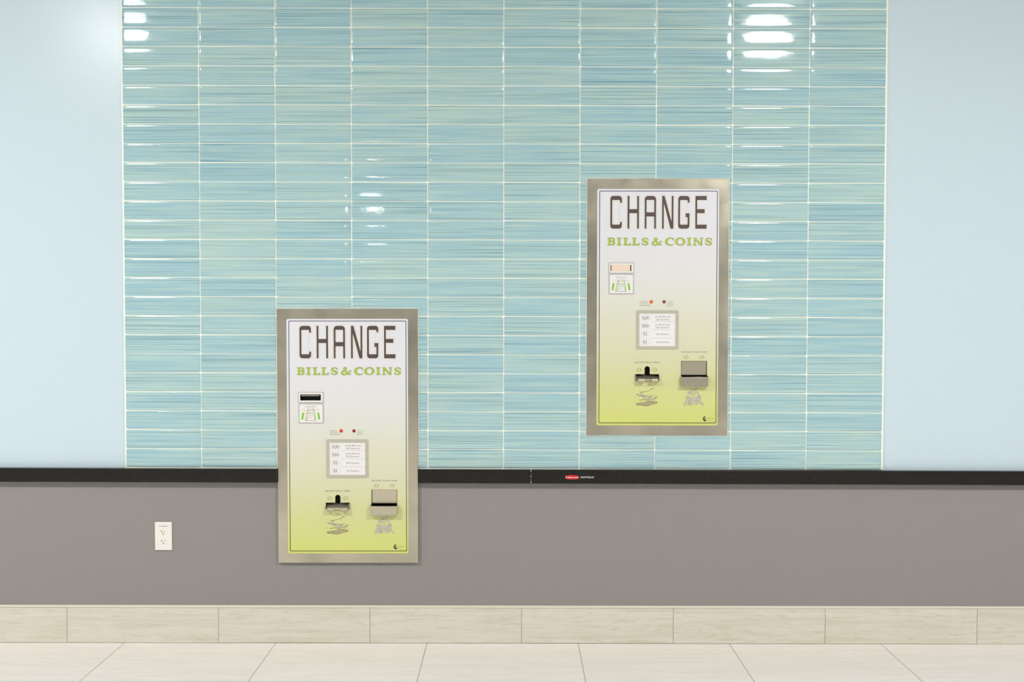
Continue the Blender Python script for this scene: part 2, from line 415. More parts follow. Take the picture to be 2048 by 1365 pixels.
# tiled field of the back wall
PX, PZ, TZ0, TILT = 0.3063, 0.07707, 2.5655, -0.0020
GAP, FRONT_Y = 0.0038, -0.0096
rnd = random.Random(7)
def tile_field():
    us = [0, 0.0012, 0.003, 0.0055, 0.009]
    V, F, CA = [], [], []
    w, h = PX - GAP, PZ - GAP
    xs_ = us + list(np.linspace(0.03, w - 0.03, 8)) + [w - u for u in reversed(us)]
    zs_ = us + [h * 0.3, h * 0.5, h * 0.7] + [h - u for u in reversed(us)]
    for i in range(-9, 24):
        for c in range(10):
            r3 = (rnd.random(), rnd.random(), rnd.random())
            tx, tz = rnd.gauss(0, 0.0022), rnd.gauss(0, 0.0022)
            bw = rnd.uniform(0.6, 1.3)
            x0 = -1.5310 + c * PX + GAP / 2 + rnd.gauss(0, 0.0003); ztop = TZ0 - i * PZ - GAP / 2 + rnd.gauss(0, 0.0003)
            zbot = ztop - h
            k0 = len(V)
            def depth(u, v):
                eu = max(0, 0.009 - min(u, w - u)); ev = max(0, 0.009 - min(v, h - v))
                drop = 0.0015 * ((eu / 0.009) ** 2.2 + (ev / 0.009) ** 2.2)
                bow = 0.00022 * bw * (((v - h / 2) / (h / 2)) ** 2 + 1.6 * ((u - w / 2) / (w / 2)) ** 2)
                return FRONT_Y + drop + bow + (u - w / 2) * tx + (v - h / 2) * tz
            for v in zs_:
                for u in xs_:
                    xw = x0 + u; zw = zbot + v
                    V.append((xw, depth(u, v), zw + TILT * xw))
            nu, nv = len(xs_), len(zs_)
            hid = lambda q: any(abs(V[q][0] - a_) < HW + 0.008 and abs(V[q][2] - b_) < HH + 0.008 for a_, b_ in HOLES)
            for b in range(nv - 1):
                for a in range(nu - 1):
                    q = k0 + b * nu + a
                    if hid(q) and hid(q + 1) and hid(q + nu) and hid(q + nu + 1): continue
                    F.append((q, q + 1, q + 1 + nu, q + nu)); CA.append(r3)
            ring = [k0 + a for a in range(nu)] + [k0 + b * nu + nu - 1 for b in range(1, nv)] + [k0 + (nv - 1) * nu + a for a in range(nu - 2, -1, -1)] + [k0 + b * nu for b in range(nv - 2, 0, -1)]
            kb = len(V)
            for q in ring: V.append((V[q][0], -0.0005, V[q][2]))
            n = len(ring)
            for q in range(n):
                if hid(ring[q]) and hid(ring[(q + 1) % n]): continue
                F.append((ring[q], kb + q, kb + (q + 1) % n, ring[(q + 1) % n])); CA.append(r3)
    me = mesh_from(V, F, smooth=True)
    at = me.attributes.new('tile_rand', 'FLOAT_COLOR', 'FACE')
    at.data.foreach_set('color', [t for c in CA for t in (*c, 1)])
    return me
tf = tag(link('wall_back_tile', tile_field(), M['tile']), kind='structure')
# grout bed behind the tiles, a little wider than the field
zb_, zt_ = TZ0 - 24 * PZ - 0.003, TZ0 + 9 * PZ + 0.02
V, F = holed_wall(-1.5355, 1.5375, zb_, zt_, -0.0066, -0.0001)
gm = mesh_from(V, F)
tag(link('trim_1', gm, M['grout']), kind='structure')

# floor: large stone tiles with dark joints
def slab_grid(rects, z_of, joint_mat, stone, name, sides=0.004):
    pass
def floor_mesh():
    V, F, CA, MI = [], [], [], []
    def quad(x0, x1, y0, y1, z, c, mi):
        k = len(V); V.extend([(x0, y0, z), (x1, y0, z), (x1, y1, z), (x0, y1, z)]); F.append((k, k + 1, k + 2, k + 3)); CA.append(c); MI.append(mi)
    fp = 0.6160; f0 = -1.5428; g = 0.0011
    quad(XL, XR, YB, 0.0, -0.0010, (0, 0, 0), 1)
    ys = [0.0, -0.4305]
    while ys[-1] > YB: ys.append(ys[-1] - 0.610)
    for j in range(len(ys) - 1):
        sh = 0 if j % 2 == 0 else fp / 2
        for i in range(-8, 15):
            xa = f0 + i * fp + sh + g; xb = xa + fp - 2 * g
            xa, xb = max(xa, XL), min(xb, XR)
            if xb <= xa: continue
            quad(xa, xb, max(ys[j + 1] + g, YB), ys[j] - g, 0.0, (rnd.random(), rnd.random(), rnd.random()), 0)
    me = mesh_from(V, F, MI)
    at = me.attributes.new('tile_rand', 'FLOAT_COLOR', 'FACE'); at.data.foreach_set('color', [t for c in CA for t in (*c, 1)])
    return me
tag(link('floor', floor_mesh(), [M['stone_floor'], M['floorjoint']]), kind='structure')

def baseboard_mesh():
    bm = bmesh.new(); lay = bm.faces.layers.float_color.new('tile_rand')
    bp_, b0 = 0.6175, -1.7780; g = 0.0011
    bm_box(bm, XL, XR, -0.0085, 0.0, 0.0015, 0.1450, mi=1)
    for i in range(-6, 12):
        xa, xb = max(b0 + i * bp_ + g, XL), min(b0 + (i + 1) * bp_ - g, XR)
        if xb <= xa: continue
        n0 = len(bm.faces); dz = rnd.gauss(0, 0.0006)
        bm_box(bm, xa, xb, -0.0105, -0.001, 0.0018 + max(dz, -0.001), 0.1452, bev=0.0006, seg=1)
        c = (rnd.random(), rnd.random(), rnd.random(), 1)
        for f in list(bm.faces)[n0:]: f[lay] = c
    me = bpy.data.meshes.new('m'); bm.to_mesh(me); bm.free(); return me
tag(link('baseboard_back', baseboard_mesh(), [M['stone_base'], M['basejoint']]), kind='structure')
bm = bmesh.new()
bm_box(bm, XL, XR, -0.0118, 0.0, 0.1462, 0.1498, bev=0.0010, seg=2)
bm_box(bm, XL, XR, -0.0050, 0.0, 0.1498, 0.1535)
me = bpy.data.meshes.new('m'); bm.to_mesh(me); bm.free()
tag(link('trim_2', me, M['strip']), kind='structure')

# ------------------------------------------------------------------ ceiling lamps (above the frame, mirrored in the glazed tiles)
def revolve(prof, n=40):
    V, F = [], []
    for (r, z) in prof:
        for k in range(n):
            a = 2 * math.pi * k / n; V.append((r * math.cos(a), r * math.sin(a), z))
    for j in range(len(prof) - 1):
        for k in range(n):
            F.append((j * n + k, j * n + (k + 1) % n, (j + 1) * n + (k + 1) % n, (j + 1) * n + k))
    return V, F
def lamp(lx, ly, label):
    t = empty('ceiling_lamp', (lx, ly, CEIL)); tag(t, label, 'ceiling lamp', 'drum lamps on the ceiling')
    V, F = revolve([(0.001, 0.0), (0.12, 0.0), (0.12, -0.03), (0.001, -0.03)]); link('housing', mesh_from(V, F), M['lampmetal'], t)
    V, F = revolve([(0.105, -0.03), (0.130, -0.06), (0.165, -0.14), (0.185, -0.215), (0.180, -0.240), (0.165, -0.247)]); link('diffuser', mesh_from(V, F, smooth=True), M['lamp'], t)
    V, F = revolve([(0.165, -0.247), (0.001, -0.247)]); link('underside', mesh_from(V, F), M['lamp_base'], t)
    return t
lamp(LAMPS[0][0], LAMPS[0][1], 'white drum lamp on the ceiling, mirrored in the upper left tiles')
lamp(LAMPS[1][0], LAMPS[1][1], 'white drum lamp on the ceiling, mirrored in the upper right tiles')
lamp(LAMPS[2][0], LAMPS[2][1], 'far white drum lamp on the ceiling, mirrored above the lower change machine')

# ------------------------------------------------------------------ change machine
YF = -0.0160          # frame front
YP = -0.0166          # faceplate front
IK = 0.00018          # ink layer step

def sdf_headline(x, y):
    # letters C H A N G E
    b = sd_box
    t0, t1, b0, b1 = 391.8, 400.1, 448.9, 457.2
    def bowl(x0, x1): return np.maximum(b(x, y, x0, x1, t0, b1, 6.0), -b(x, y, x0 + 3.9, x1 - 3.9, t1, b0, 1.8))
    C = np.maximum(bowl(1219.9, 1243.1), -b(x, y, 1237.0, 1250.0, 405.8, 443.5))
    H = np.minimum(np.minimum(b(x, y, 1254.2, 1258.1, t0, b1), b(x, y, 1273.3, 1277.2, t0, b1)), b(x, y, 1256, 1275, 418.1, 426.4))
    A = np.maximum(b(x, y, 1288.4, 1311.2, t0, 480, 7.0), y - b1)
    A = np.maximum(A, -b(x, y, 1292.2, 1307.4, 399.9, 424.5, 1.8)); A = np.maximum(A, -b(x, y, 1292.2, 1307.4, 432.9, 490, 1.2))
    N = np.minimum(b(x, y, 1323.0, 1326.8, t0, b1), b(x, y, 1342.1, 1345.9, t0, b1))
    N = np.minimum(N, sd_poly(x, y, [(1322.8, t0), (1328.2, t0), (1346.0, b1), (1340.0, b1)]))
    G = np.maximum(bowl(1355.2, 1377.9), -b(x, y, 1370.0, 1385.0, 405.0, 426.4))
    G = np.minimum(G, b(x, y, 1370.1, 1377.9, 426.4, 434.2))
    E = np.minimum(b(x, y, 1389.4, 1393.1, t0, b1), b(x, y, 1389.4, 1412.1, t0, t1))
    E = np.minimum(E, b(x, y, 1389.4, 1408.0, 418.1, 426.2)); E = np.minimum(E, b(x, y, 1389.4, 1412.1, b0, b1))
    d = C
    for g in (H, A, N, G, E): d = np.minimum(d, g)
    return d

T0, T1 = 475.8, 490.1
def serif_I(x, y, a, b, t0=T0, t1=T1):
    w = b - a; st = w * 0.27; k = (t1 - t0)
    d = sd_box(x, y, a + st, b - st, t0, t1)
    for yy in (t0, t1 - 0.07 * k): d = np.minimum(d, sd_box(x, y, a, b, yy, yy + 0.07 * k))
    return d
def serif_L(x, y, a, b):
    d = serif_I(x, y, a, a + 7.7)
    d = np.minimum(d, sd_box(x, y, a + 2, b, T1 - 1.2, T1))
    return np.minimum(d, sd_poly(x, y, [(b, T1 - 4.0), (b - 1.0, T1 - 3.6), (b - 3.6, T1 - 1.0), (b - 0.3, T1)]))
def serif_S(x, y, a, b, t0=T0, t1=T1, k=1.0):
    w = b - a; h = t1 - t0
    P = [(0.93, 0.27, .35), (0.88, 0.12, .42), (0.62, 0.045, .5), (0.30, 0.08, .75), (0.13, 0.24, 1.25), (0.30, 0.42, 1.6), (0.62, 0.54, 1.7),
         (0.86, 0.70, 1.45), (0.80, 0.88, .95), (0.50, 0.96, .55), (0.18, 0.90, .5), (0.06, 0.72, .4)]
    return sd_chain(x, y, smooth_chain([(a + u * w, t0 + v * h, r * k) for u, v, r in P], 5))
def ring(x, y, cx, cy, a, b, tx, ty): return np.maximum(sd_ell(x, y, cx, cy, a, b), -sd_ell(x, y, cx, cy, a - tx, b - ty))
def sdf_sub(x, y):
    b_ = sd_box; cy = (T0 + T1) / 2
    # B
    d = serif_I(x, y, 1214.9, 1222.5)
    up = np.maximum(b_(x, y, 1217, 1228.6, T0, 482.9, 3.3), -b_(x, y, 1216, 1225.4, T0 + 1.0, 481.9, 2.3))
    lo = np.maximum(b_(x, y, 1217, 1229.2, 481.9, T1, 3.8), -b_(x, y, 1216, 1225.6, 482.9, T1 - 1.0, 2.8))
    d = np.minimum(d, np.minimum(up, lo))
    for g in (serif_I(x, y, 1234.0, 1241.7), serif_L(x, y, 1246.9, 1260.4), serif_L(x, y, 1264.2, 1277.9), serif_S(x, y, 1282.9, 1296.1)): d = np.minimum(d, g)
    # ampersand
    A = smooth_chain([(1322.4, 483.0, .5), (1319.6, 482.6, .5), (1318.0, 485.6, .6), (1312.5, 489.2, .95), (1307.0, 489.4, 1.2), (1304.4, 486.6, 1.35), (1306.6, 483.6, 1.0),
                      (1311.6, 480.6, .7), (1313.2, 477.8, .9), (1311.0, 475.7, .6), (1308.6, 477.4, .9), (1309.8, 480.6, 1.3), (1314.2, 485.6, 1.5), (1318.6, 489.2, 1.1), (1321.8, 488.2, .5)], 4)
    d = np.minimum(d, sd_chain(x, y, A))
    # C
    c = np.maximum(sd_ell(x, y, 1339.4, cy, 9.5, 7.6), -sd_ell(x, y, 1341.4, cy, 7.4, 6.5)); c = np.maximum(c, x - 1346.2)
    c = np.minimum(c, b_(x, y, 1344.8, 1346.2, T0 + 0.2, T0 + 4.2)); d = np.minimum(d, c)
    d = np.minimum(d, ring(x, y, 1359.7, cy, 9.6, 7.5, 3.8, 1.2))
    d = np.minimum(d, serif_I(x, y, 1373.6, 1381.3))
    n = np.minimum(b_(x, y, 1387.9, 1389.6, T0 + 1, T1), b_(x, y, 1401.3, 1403.0, T0, T1))
    n = np.minimum(n, sd_poly(x, y, [(1386.2, T0), (1391.2, T0), (1403.0, T1), (1399.4, T1)]))
    n = np.minimum(n, b_(x, y, 1385.9, 1391.8, T1 - 1, T1)); n = np.minimum(n, b_(x, y, 1399.2, 1404.8, T0, T0 + 1)); d = np.minimum(d, n)
    return np.minimum(d, serif_S(x, y, 1409.6, 1422.8))

def sdf_price(s, x0, cy, h=6.6):
    t0, t1 = cy - h / 2, cy + h / 2; w = 4.0
    def f(x, y):
        d = np.full(np.shape(x), 1e9); a = x0
        for ch in s:
            if ch == '$':
                g = np.minimum(serif_S(x, y, a, a + w, t0, t1, 0.30), sd_box(x, y, a + w / 2 - .16, a + w / 2 + .16, t0 - .8, t1 + .8))
            elif ch == '0': g = ring(x, y, a + w / 2, cy, w / 2, h / 2, 0.95, 0.35)
            elif ch == '1':
                g = np.minimum(sd_box(x, y, a + 1.5, a + 2.5, t0, t1), sd_box(x, y, a + .6, a + 3.4, t1 - .4, t1)); g = np.minimum(g, sd_chain(x, y, [(a + .6, t0 + 1.2, .2), (a + 1.8, t0 + .3, .25)]))
            elif ch == '2':
                g = sd_chain(x, y, smooth_chain([(a + .4, t0 + 1.6, .3), (a + 1.8, t0 + .3, .25), (a + 3.3, t0 + 1.7, .5), (a + 2.6, t0 + 3.6, .35), (a + .4, t1 - .5, .25)], 5))
                g = np.minimum(g, sd_box(x, y, a + .1, a + 3.8, t1 - .85, t1))
            elif ch == '5':
                g = sd_chain(x, y, smooth_chain([(a + 1.0, t0 + 2.8, .2), (a + 2.4, t0 + 2.7, .3), (a + 3.4, t0 + 4.3, .55), (a + 2.4, t1 - .4, .35), (a + .5, t1 - .4, .3)], 5))
                g = np.minimum(g, sd_box(x, y, a + .8, a + 1.2, t0, t0 + 3)); g = np.minimum(g, sd_box(x, y, a + .8, a + 3.5, t0, t0 + .75))
            d = np.minimum(d, g); a += w + 0.35
        return d
    return f

def arrow_ink(ink, cx, cy, y):
    P = [(-2.9, -3.4), (2.9, -3.4), (2.4, 0.1), (5.2, 0.1), (0, 3.4), (-5.2, 0.1), (-2.4, 0.1)]
    ink.line([(cx + a, cy + b) for a, b in P], 0.55, 'khaki', y, closed=True)

def build_machine():
    t = empty('change_machine', (0, 0, 0))
    # steel frame
    xo0, xo1, zo0, zo1 = -0.2836, 0.2836, -0.5152, 0.5152
    hx0, hx1, hz0, hz1 = X(1193.6), X(1437.2), Z(851.5), Z(377.8)
    loops_plate('frame', [rrect(xo0, xo1, zo0, zo1, 0.002, 3), rrect(hx0, hx1, hz0, hz1, 0.007, 5)], YF, 0.0150, M['steel'], t, bev=0.0006)
    # openings
    ox0, ox1, oz0, oz1 = X(1362.8), X(1414.6), Z(768.0), Z(721.6)
    sl = [(X(1270.8), Z(762.5)), (X(1319.1), Z(762.5)), (X(1319.1), Z(748.3)), (X(1300.3), Z(748.3)), (X(1300.3), Z(737.6))]
    cxs, rr = (X(1289.8) + X(1300.3)) / 2, (X(1300.3) - X(1289.8)) / 2
    sl += [(cxs + rr * math.cos(a), Z(737.6) + rr * math.sin(a)) for a in np.linspace(0.2, math.pi - 0.2, 9)]
    sl += [(X(1289.8), Z(737.6)), (X(1289.8), Z(748.3)), (X(1270.8), Z(748.3))]
    ac = rrect(X(1220.8), X(1262.2), Z(541.9), Z(529.5))
    loops_plate('faceplate', [rrect(hx0 + .0004, hx1 - .0004, hz0 + .0004, hz1 - .0004, 0.0068, 5), rrect(ox0, ox1, oz0, oz1), sl, ac], YP, 0.0016, M['face'], t)
    loops_plate('border_line', [rrect(X(1198.0), X(1433.9), Z(847.0), Z(381.7), 0.004, 5), rrect(X(1199.3), X(1432.6), Z(845.7), Z(383.0), 0.0028, 5)], YP - IK, 0.0001, M['black'], t)
    # headline and subtitle
    k = Ink(); bx = (1214, 1418, 386, 463)
    k.add(sdf_headline, bx, 3, 'paleline', YP - IK, 2.1); k.add(sdf_headline, bx, 4, 'halo', YP - 2 * IK, 1.75); k.add(sdf_headline, bx, 5, 'brown', YP - 3 * IK, 0.0)
    k.build('headline_lettering', t)
    k = Ink(); bx = (1210, 1427, 471, 495)
    k.add(sdf_sub, bx, 4, 'paleline', YP - IK, 1.75); k.add(sdf_sub, bx, 4, 'halo', YP - 2 * IK, 1.45); k.add(sdf_sub, bx, 5, 'dgreen', YP - 3 * IK, 0.4); k.add(sdf_sub, bx, 6, 'green', YP - 4 * IK, -0.25)
    k.build('subtitle_lettering', t)
    # bill acceptor
    a = loops_plate('bill_acceptor', [rrect(X(1217.4), X(1266.8), Z(545.6), Z(525.5), 0.001), ac], YP - 0.0028, 0.0026, M['white'], t, bev=0.0003)
    loops_plate('rim', [rrect(X(1216.9), X(1267.3), Z(546.1), Z(525.0), 0.001), rrect(X(1218.0), X(1266.2), Z(545.0), Z(526.1), 0.001)], YP - 0.0030, 0.0029, M['bezel'], a)
    bm = bmesh.new(); bm_box(bm, X(1220.0), X(1263.0), 0.004, 0.006, Z(543), Z(528.5)); 
    for q in ((X(1220.0), X(1220.8), Z(543), Z(528.5)), (X(1262.2), X(1263.0), Z(543), Z(528.5)), (X(1220), X(1263), Z(529.5), Z(528.5)), (X(1220), X(1263), Z(543), Z(541.9))):
        bm_box(bm, q[0], q[1], YP + 0.0005, 0.006, q[2], q[3])
    me = bpy.data.meshes.new('m'); bm.to_mesh(me); bm.free(); link('slot', me, M['dark'], a)
    # instruction plate
    p = box_obj('instruction_plate', X(1218.5), X(1266.4), YP - 0.0022, YP - 0.0001, Z(586.8), Z(548.8), M['card'], t, bev=0.0004, seg=1)
    loops_plate('rim', [rrect(X(1217.9), X(1267.0), Z(587.3), Z(548.3), 0.001), rrect(X(1219.0), X(1265.9), Z(586.2), Z(549.4), 0.0005)], YP - 0.0030, 0.0028, M['bezel'], p)
    yi = YP - 0.0022 - IK
    text('caption', 'INSERT BILL FACE UP', 1241.7, 553.7, 23.4, 1.35, 'darktext', yi, p)
    text('caption', 'DO NOT FOLD', 1242.1, 556.8, 15.6, 1.35, 'darktext', yi, p)
    def P6(u, v): return (1205 + u / 17.06, 515 + v / 17.06)
    k = Ink()
    k.poly([P6(510, 770), P6(745, 770), P6(812, 1150), P6(435, 1150)], 'palegreen', yi)
    for q in ([P6(570, 785), P6(700, 785), P6(712, 895), P6(560, 895)], [P6(530, 925), P6(735, 925), P6(762, 1135), P6(515, 1135)]): k.poly(q, 'card', yi - IK)
    k.line([P6(510, 770), P6(745, 770), P6(812, 1150), P6(435, 1150)], 0.45, 'greytext', yi - 2 * IK, closed=True)
    for q in ([P6(520, 780), P6(570, 850)], [P6(700, 785), P6(735, 775)], [P6(500, 910), P6(600, 895), P6(740, 920)], [P6(545, 970), P6(640, 985), P6(740, 975)], [P6(590, 1050), P6(660, 1050)],
              [P6(475, 1105), P6(520, 1095)], [P6(720, 1095), P6(770, 1100)], [P6(620, 800), P6(620, 850)], [P6(660, 815), P6(690, 830)], [P6(535, 1000), P6(530, 1090)], [P6(755, 1000), P6(770, 1080)]):
        k.line(q, 0.6, 'greytext', yi - 2 * IK)
    k.build('bill_drawing', p)
    for pts, head in (([P6(300, 1110), P6(370, 1110), P6(408, 880), P6(340, 880)], [P6(340, 880), P6(408, 880), P6(420, 810), P6(455, 800), P6(392, 740), P6(325, 795), P6(352, 808)]),
                      ([P6(885, 1110), P6(955, 1110), P6(915, 880), P6(850, 880)], [P6(850, 880), P6(915, 880), P6(905, 808), P6(935, 795), P6(862, 740), P6(805, 790), P6(840, 808)])):
        k = Ink(); k.poly(pts, 'leafgreen', yi); k.line(head, 0.35, 'greyline', yi, closed=True); k.build('arrow', p)
    # indicator lamps
    for nm, cx, m in (('indicator_light', 1302.5, 'orange'), ('indicator_light', 1328.2, 'red')):
        V, F = revolve([(0.0072 if m == 'orange' else .0066, 0), (0.0066 if m == 'orange' else .006, 0.0018), (0.004, 0.0034), (0.0002, 0.0040)], 24)
        me = mesh_from([(X(cx) + x, YP - z, Z(603.2) + y) for x, y, z in V], [f[::-1] for f in F], smooth=True); o = link(nm, me, M[m], t)
        o['label'] = 'orange indicator light' if m == 'orange' else 'dark red indicator light'
    for s_, x_, y_, w_, al in (('DISPENSE', 1279.4, 603.1, 14.8, 'L'), ('COIN ONLY', 1279.4, 606.8, 16.5, 'L'), ('WHEN FLASHING', 1279.4, 610.5, 22.4, 'L'),
                               ('OUT OF', 1346.0, 603.1, 9.8, 'R'), ('SERVICE', 1346.0, 606.8, 11.6, 'R'), ('WHEN LIT', 1346.0, 610.5, 13.0, 'R')):
        text('caption', s_, x_, y_, w_, 1.9, 'greytext', YP - IK, t, al)
    # price window
    pw = loops_plate('price_window', [rrect(X(1272.4), X(1357.0), Z(698.2), Z(620.4), 0.0065, 5), rrect(X(1278.9), X(1350.9), Z(692.2), Z(626.6), 0.003, 4)], YP - 0.0022, 0.0020, M['window'], t, bev=0.0004)
    c = loops_plate('price_card', [rrect(X(1278.5), X(1351.3), Z(692.6), Z(626.2), 0.003, 4)], YP - 0.0006, 0.0005, M['card'], pw)
    yc = YP - 0.0006 - IK
    k = Ink()
    for yy, x0 in ((643.1, 1302), (659.5, 1303), (675.6, 1302)): k.line([(x0, yy), (1350.9, yy)], 0.4, 'greyline', yc)
    for i, (ya, yb) in enumerate(((629.4, 641.0), (645.3, 657.2), (661.5, 673.3), (677.2, 689.3))):
        k.line([(1283, ya), (1296.5, ya), (1301.5, (ya + yb) / 2), (1296.5, yb), (1283, yb)], 0.3, 'greyline', yc, closed=True)
    k.build('row_outline', c)
    for s_, x0, yy in (('$20', 1284.4, 635.3), ('$10', 1284.4, 651.3), ('$5', 1286.2, 667.3), ('$1', 1286.2, 683.5)):
        k = Ink(); k.add(sdf_price(s_, x0, yy), (x0 - 1, x0 + 15, yy - 5, yy + 5), 8, 'darktext', yc); k.build('price', c)
    for s_, yy, w_ in (('(3) $5 Bills and', 632.8, 30.5), ('(20) Quarters', 638.6, 27), ('(1) $5 Bill and', 649.0, 28.5), ('(20) Quarters', 654.6, 27), ('(20) Quarters', 667.7, 27), ('(4) Quarters', 683.7, 25)):
        text('caption', s_, 1325.8 - (0.8 if yy > 645 and yy < 660 else 0), yy, w_, 3.1, 'greytext', yc, c)
    # chute captions, arrows, artwork
    def caps(s_, cx, cy, w_): text('caption', s_, cx, cy, w_, 2.8, 'greytext', YP - IK, t)
    caps('RECEIVE BILLS HERE', 1294.8, 724.5, 49.4); caps('RECEIVE COINS HERE', 1389.0, 703.7, 51.0)
    for cx, cy in ((1278.6, 739.6), (1310.6, 739.6), (1372.9, 714.4), (1404.7, 714.4)):
        k = Ink(); arrow_ink(k, cx, cy, YP - IK); k.build('arrow', t)
    def P3(u, v, r=None):
        q = (1262 + u / 27.3, 766 + v / 27.3); return q if r is None else (q[0], q[1], r / 27.3 * 0.62)
    k = Ink(); bx = (1268, 1322, 772, 816); y1, y2, y3 = YP - IK, YP - 2 * IK, YP - 3 * IK
    def ch(pts, m, y, w=1.0, res=6): k.add(lambda x, yy: sd_chain(x, yy, smooth_chain([P3(a, b, r * w) for a, b, r in pts], 4)), bx, res, m, y)
    k.poly([P3(*q) for q in ((340, 620), (560, 600), (720, 690), (1000, 712), (1160, 725), (1100, 790), (1000, 800), (850, 795), (700, 740), (450, 690))], 'coin', y1)
    k.poly([P3(*q) for q in ((600, 940), (750, 875), (900, 885), (1150, 865), (1400, 785), (1330, 895), (1200, 925), (880, 940))], 'coin', y1)
    k.poly([P3(*q) for q in ((300, 1150), (600, 1080), (960, 985), (1440, 1030), (1465, 1110), (860, 1262), (340, 1222))], 'taupe', y1)
    ch([(480, 488, 14), (600, 512, 30), (800, 470, 18), (960, 438, 15), (1120, 350, 26), (1190, 305, 34), (1300, 245, 8)], 'khaki', y2)
    ch([(310, 605, 16), (380, 640, 34), (470, 705, 14), (700, 745, 34), (860, 800, 16), (1000, 805, 14), (1100, 790, 20), (1160, 725, 20), (1330, 680, 10)], 'khaki', y2)
    ch([(560, 592, 26), (640, 630, 18), (740, 690, 22), (1000, 700, 12), (1160, 722, 20)], 'khaki', y2)
    ch([(500, 600, 10), (530, 660, 24), (500, 690, 12)], 'khaki', y2); ch([(920, 740, 18), (1000, 790, 18), (1090, 770, 22)], 'coinline', y2)
    ch([(430, 940, 8), (580, 942, 26), (740, 872, 14), (900, 882, 14), (1150, 862, 16), (1400, 785, 28), (1500, 735, 8)], 'khaki', y2)
    ch([(1400, 790, 16), (1340, 890, 16), (1210, 932, 16), (1100, 900, 10)], 'khaki', y2); ch([(740, 880, 16), (740, 930, 12), (880, 938, 22), (1010, 940, 20), (1000, 890, 18)], 'khaki', y2)
    ch([(300, 1150, 26), (345, 1215, 26)], 'khaki', y2); ch([(345, 1222, 14), (620, 1235, 18), (860, 1262, 18), (1150, 1190, 14), (1460, 1110, 14)], 'khaki', y2)
    ch([(1435, 1020, 18), (1460, 1108, 20)], 'khaki', y2); ch([(300, 1140, 12), (580, 1080, 20)], 'khaki', y2); ch([(960, 985, 14), (1200, 1000, 14), (1440, 1030, 12)], 'khaki', y2)
    for q in ([(620, 1090, 20), (690, 1130, 20)], [(740, 1050, 16), (860, 1080, 16)], [(1060, 1090, 22), (1120, 1050, 18), (1230, 1040, 14)], [(1290, 1020, 24), (1340, 1040, 20)], [(840, 1130, 12), (850, 1250, 12)]): ch(q, 'coinline', y2)
    k.build('bill_stack_drawing', t)
    def P5(u, v): return (1356 + u / 29.67, 770 + v / 29.67)
    k = Ink()
    coins = [(880, 330, 130, 45, 62), (1085, 220, 120, 45, -48), (650, 480, 95, 48, -75), (760, 455, 75, 42, -60), (1135, 450, 130, 50, 12), (910, 565, 125, 48, 14), (1310, 640, 115, 42, 38),
             (560, 720, 115, 46, -38), (760, 800, 125, 85, -10), (990, 830, 130, 110, 20), (1250, 760, 110, 80, 30), (560, 1010, 105, 125, 20), (820, 1070, 75, 120, 8), (1150, 900, 110, 100, 0),
             (1130, 1080, 130, 85, -8), (1290, 900, 90, 120, 10), (1450, 1120, 130, 42, 36), (440, 1150, 105, 42, -55), (720, 1010, 60, 90, 5), (650, 880, 80, 50, 30), (730, 1165, 70, 40, 20), (1040, 960, 70, 60, 0)]
    for n_, (u, v, a_, b_, g_) in enumerate(coins):
        r_ = math.radians(g_); yl = YP - IK - n_ * 0.00003
        pts = [P5(u + a_ * math.cos(q) * math.cos(r_) - b_ * math.sin(q) * math.sin(r_), v + a_ * math.cos(q) * math.sin(r_) + b_ * math.sin(q) * math.cos(r_)) for q in np.linspace(0, 2 * math.pi, 17)[:-1]]
        k.poly(pts, 'coin', yl); k.line(pts, 0.5, 'coinline', yl - 0.00001, closed=True)
        if b_ > 60: k.line([P5(u - 25, v - 20), P5(u + 10, v + 5), P5(u - 10, v + 30)], 0.7, 'coinline', yl - 0.00001)
    k.build('coin_pile_drawing', t)
    # maker's emblem
    k = Ink()
    def P1(u, v): return (1400 + u / 56.9, 826 + v / 56.9)
    def cres(x, y):
        (c1, c2), (d1, d2) = P1(640, 680), P1(900, 600)
        d = np.maximum(np.hypot(x - c1, (y - c2) * 0.86) - 4.3, -(np.hypot(x - d1, y - d2) - 4.6))
        for v_ in (535, 645, 765): d = np.maximum(d, -sd_box(x, y, P1(450, 0)[0], P1(800, 0)[0], P1(0, v_ - 11)[1], P1(0, v_ + 11)[1]))
        return d
    k.add(cres, (1405, 1418, 831, 845), 10, 'black', YP - IK); em = k.build('emblem', t)
    text('lettering', 'Standard', P1(1150, 0)[0], P1(0, 640)[1], 15.6, 2.0, 'khaki', YP - IK, em)
    text('lettering', 'Change-Makers', P1(1030, 0)[0], P1(0, 878)[1], 8.0, 1.0, 'khaki', YP - IK, em)
    text('lettering', 'Inc.', P1(1430, 0)[0], P1(0, 990)[1], 7.0, 0.9, 'greytext', YP - IK, em)
    # coin recess, flap and cup
    bm = bmesh.new(); yb = 0.024; ya = YP + 0.0016; w_ = 0.0012
    rz0 = oz0
    bm_box(bm, ox0 - w_, ox1 + w_, yb, yb + w_, rz0 - w_, oz1 + w_)
    bm_box(bm, ox0 - w_, ox0, ya, yb, rz0, oz1); bm_box(bm, ox1, ox1 + w_, ya, yb, rz0, oz1)
    bm_box(bm, ox0, ox1, ya, yb, oz1, oz1 + w_); bm_box(bm, ox0, ox1, ya, yb, rz0 - w_, rz0)
    me = bpy.data.meshes.new('m'); bm.to_mesh(me); bm.free(); cr = link('coin_recess', me, M['dark'], t)
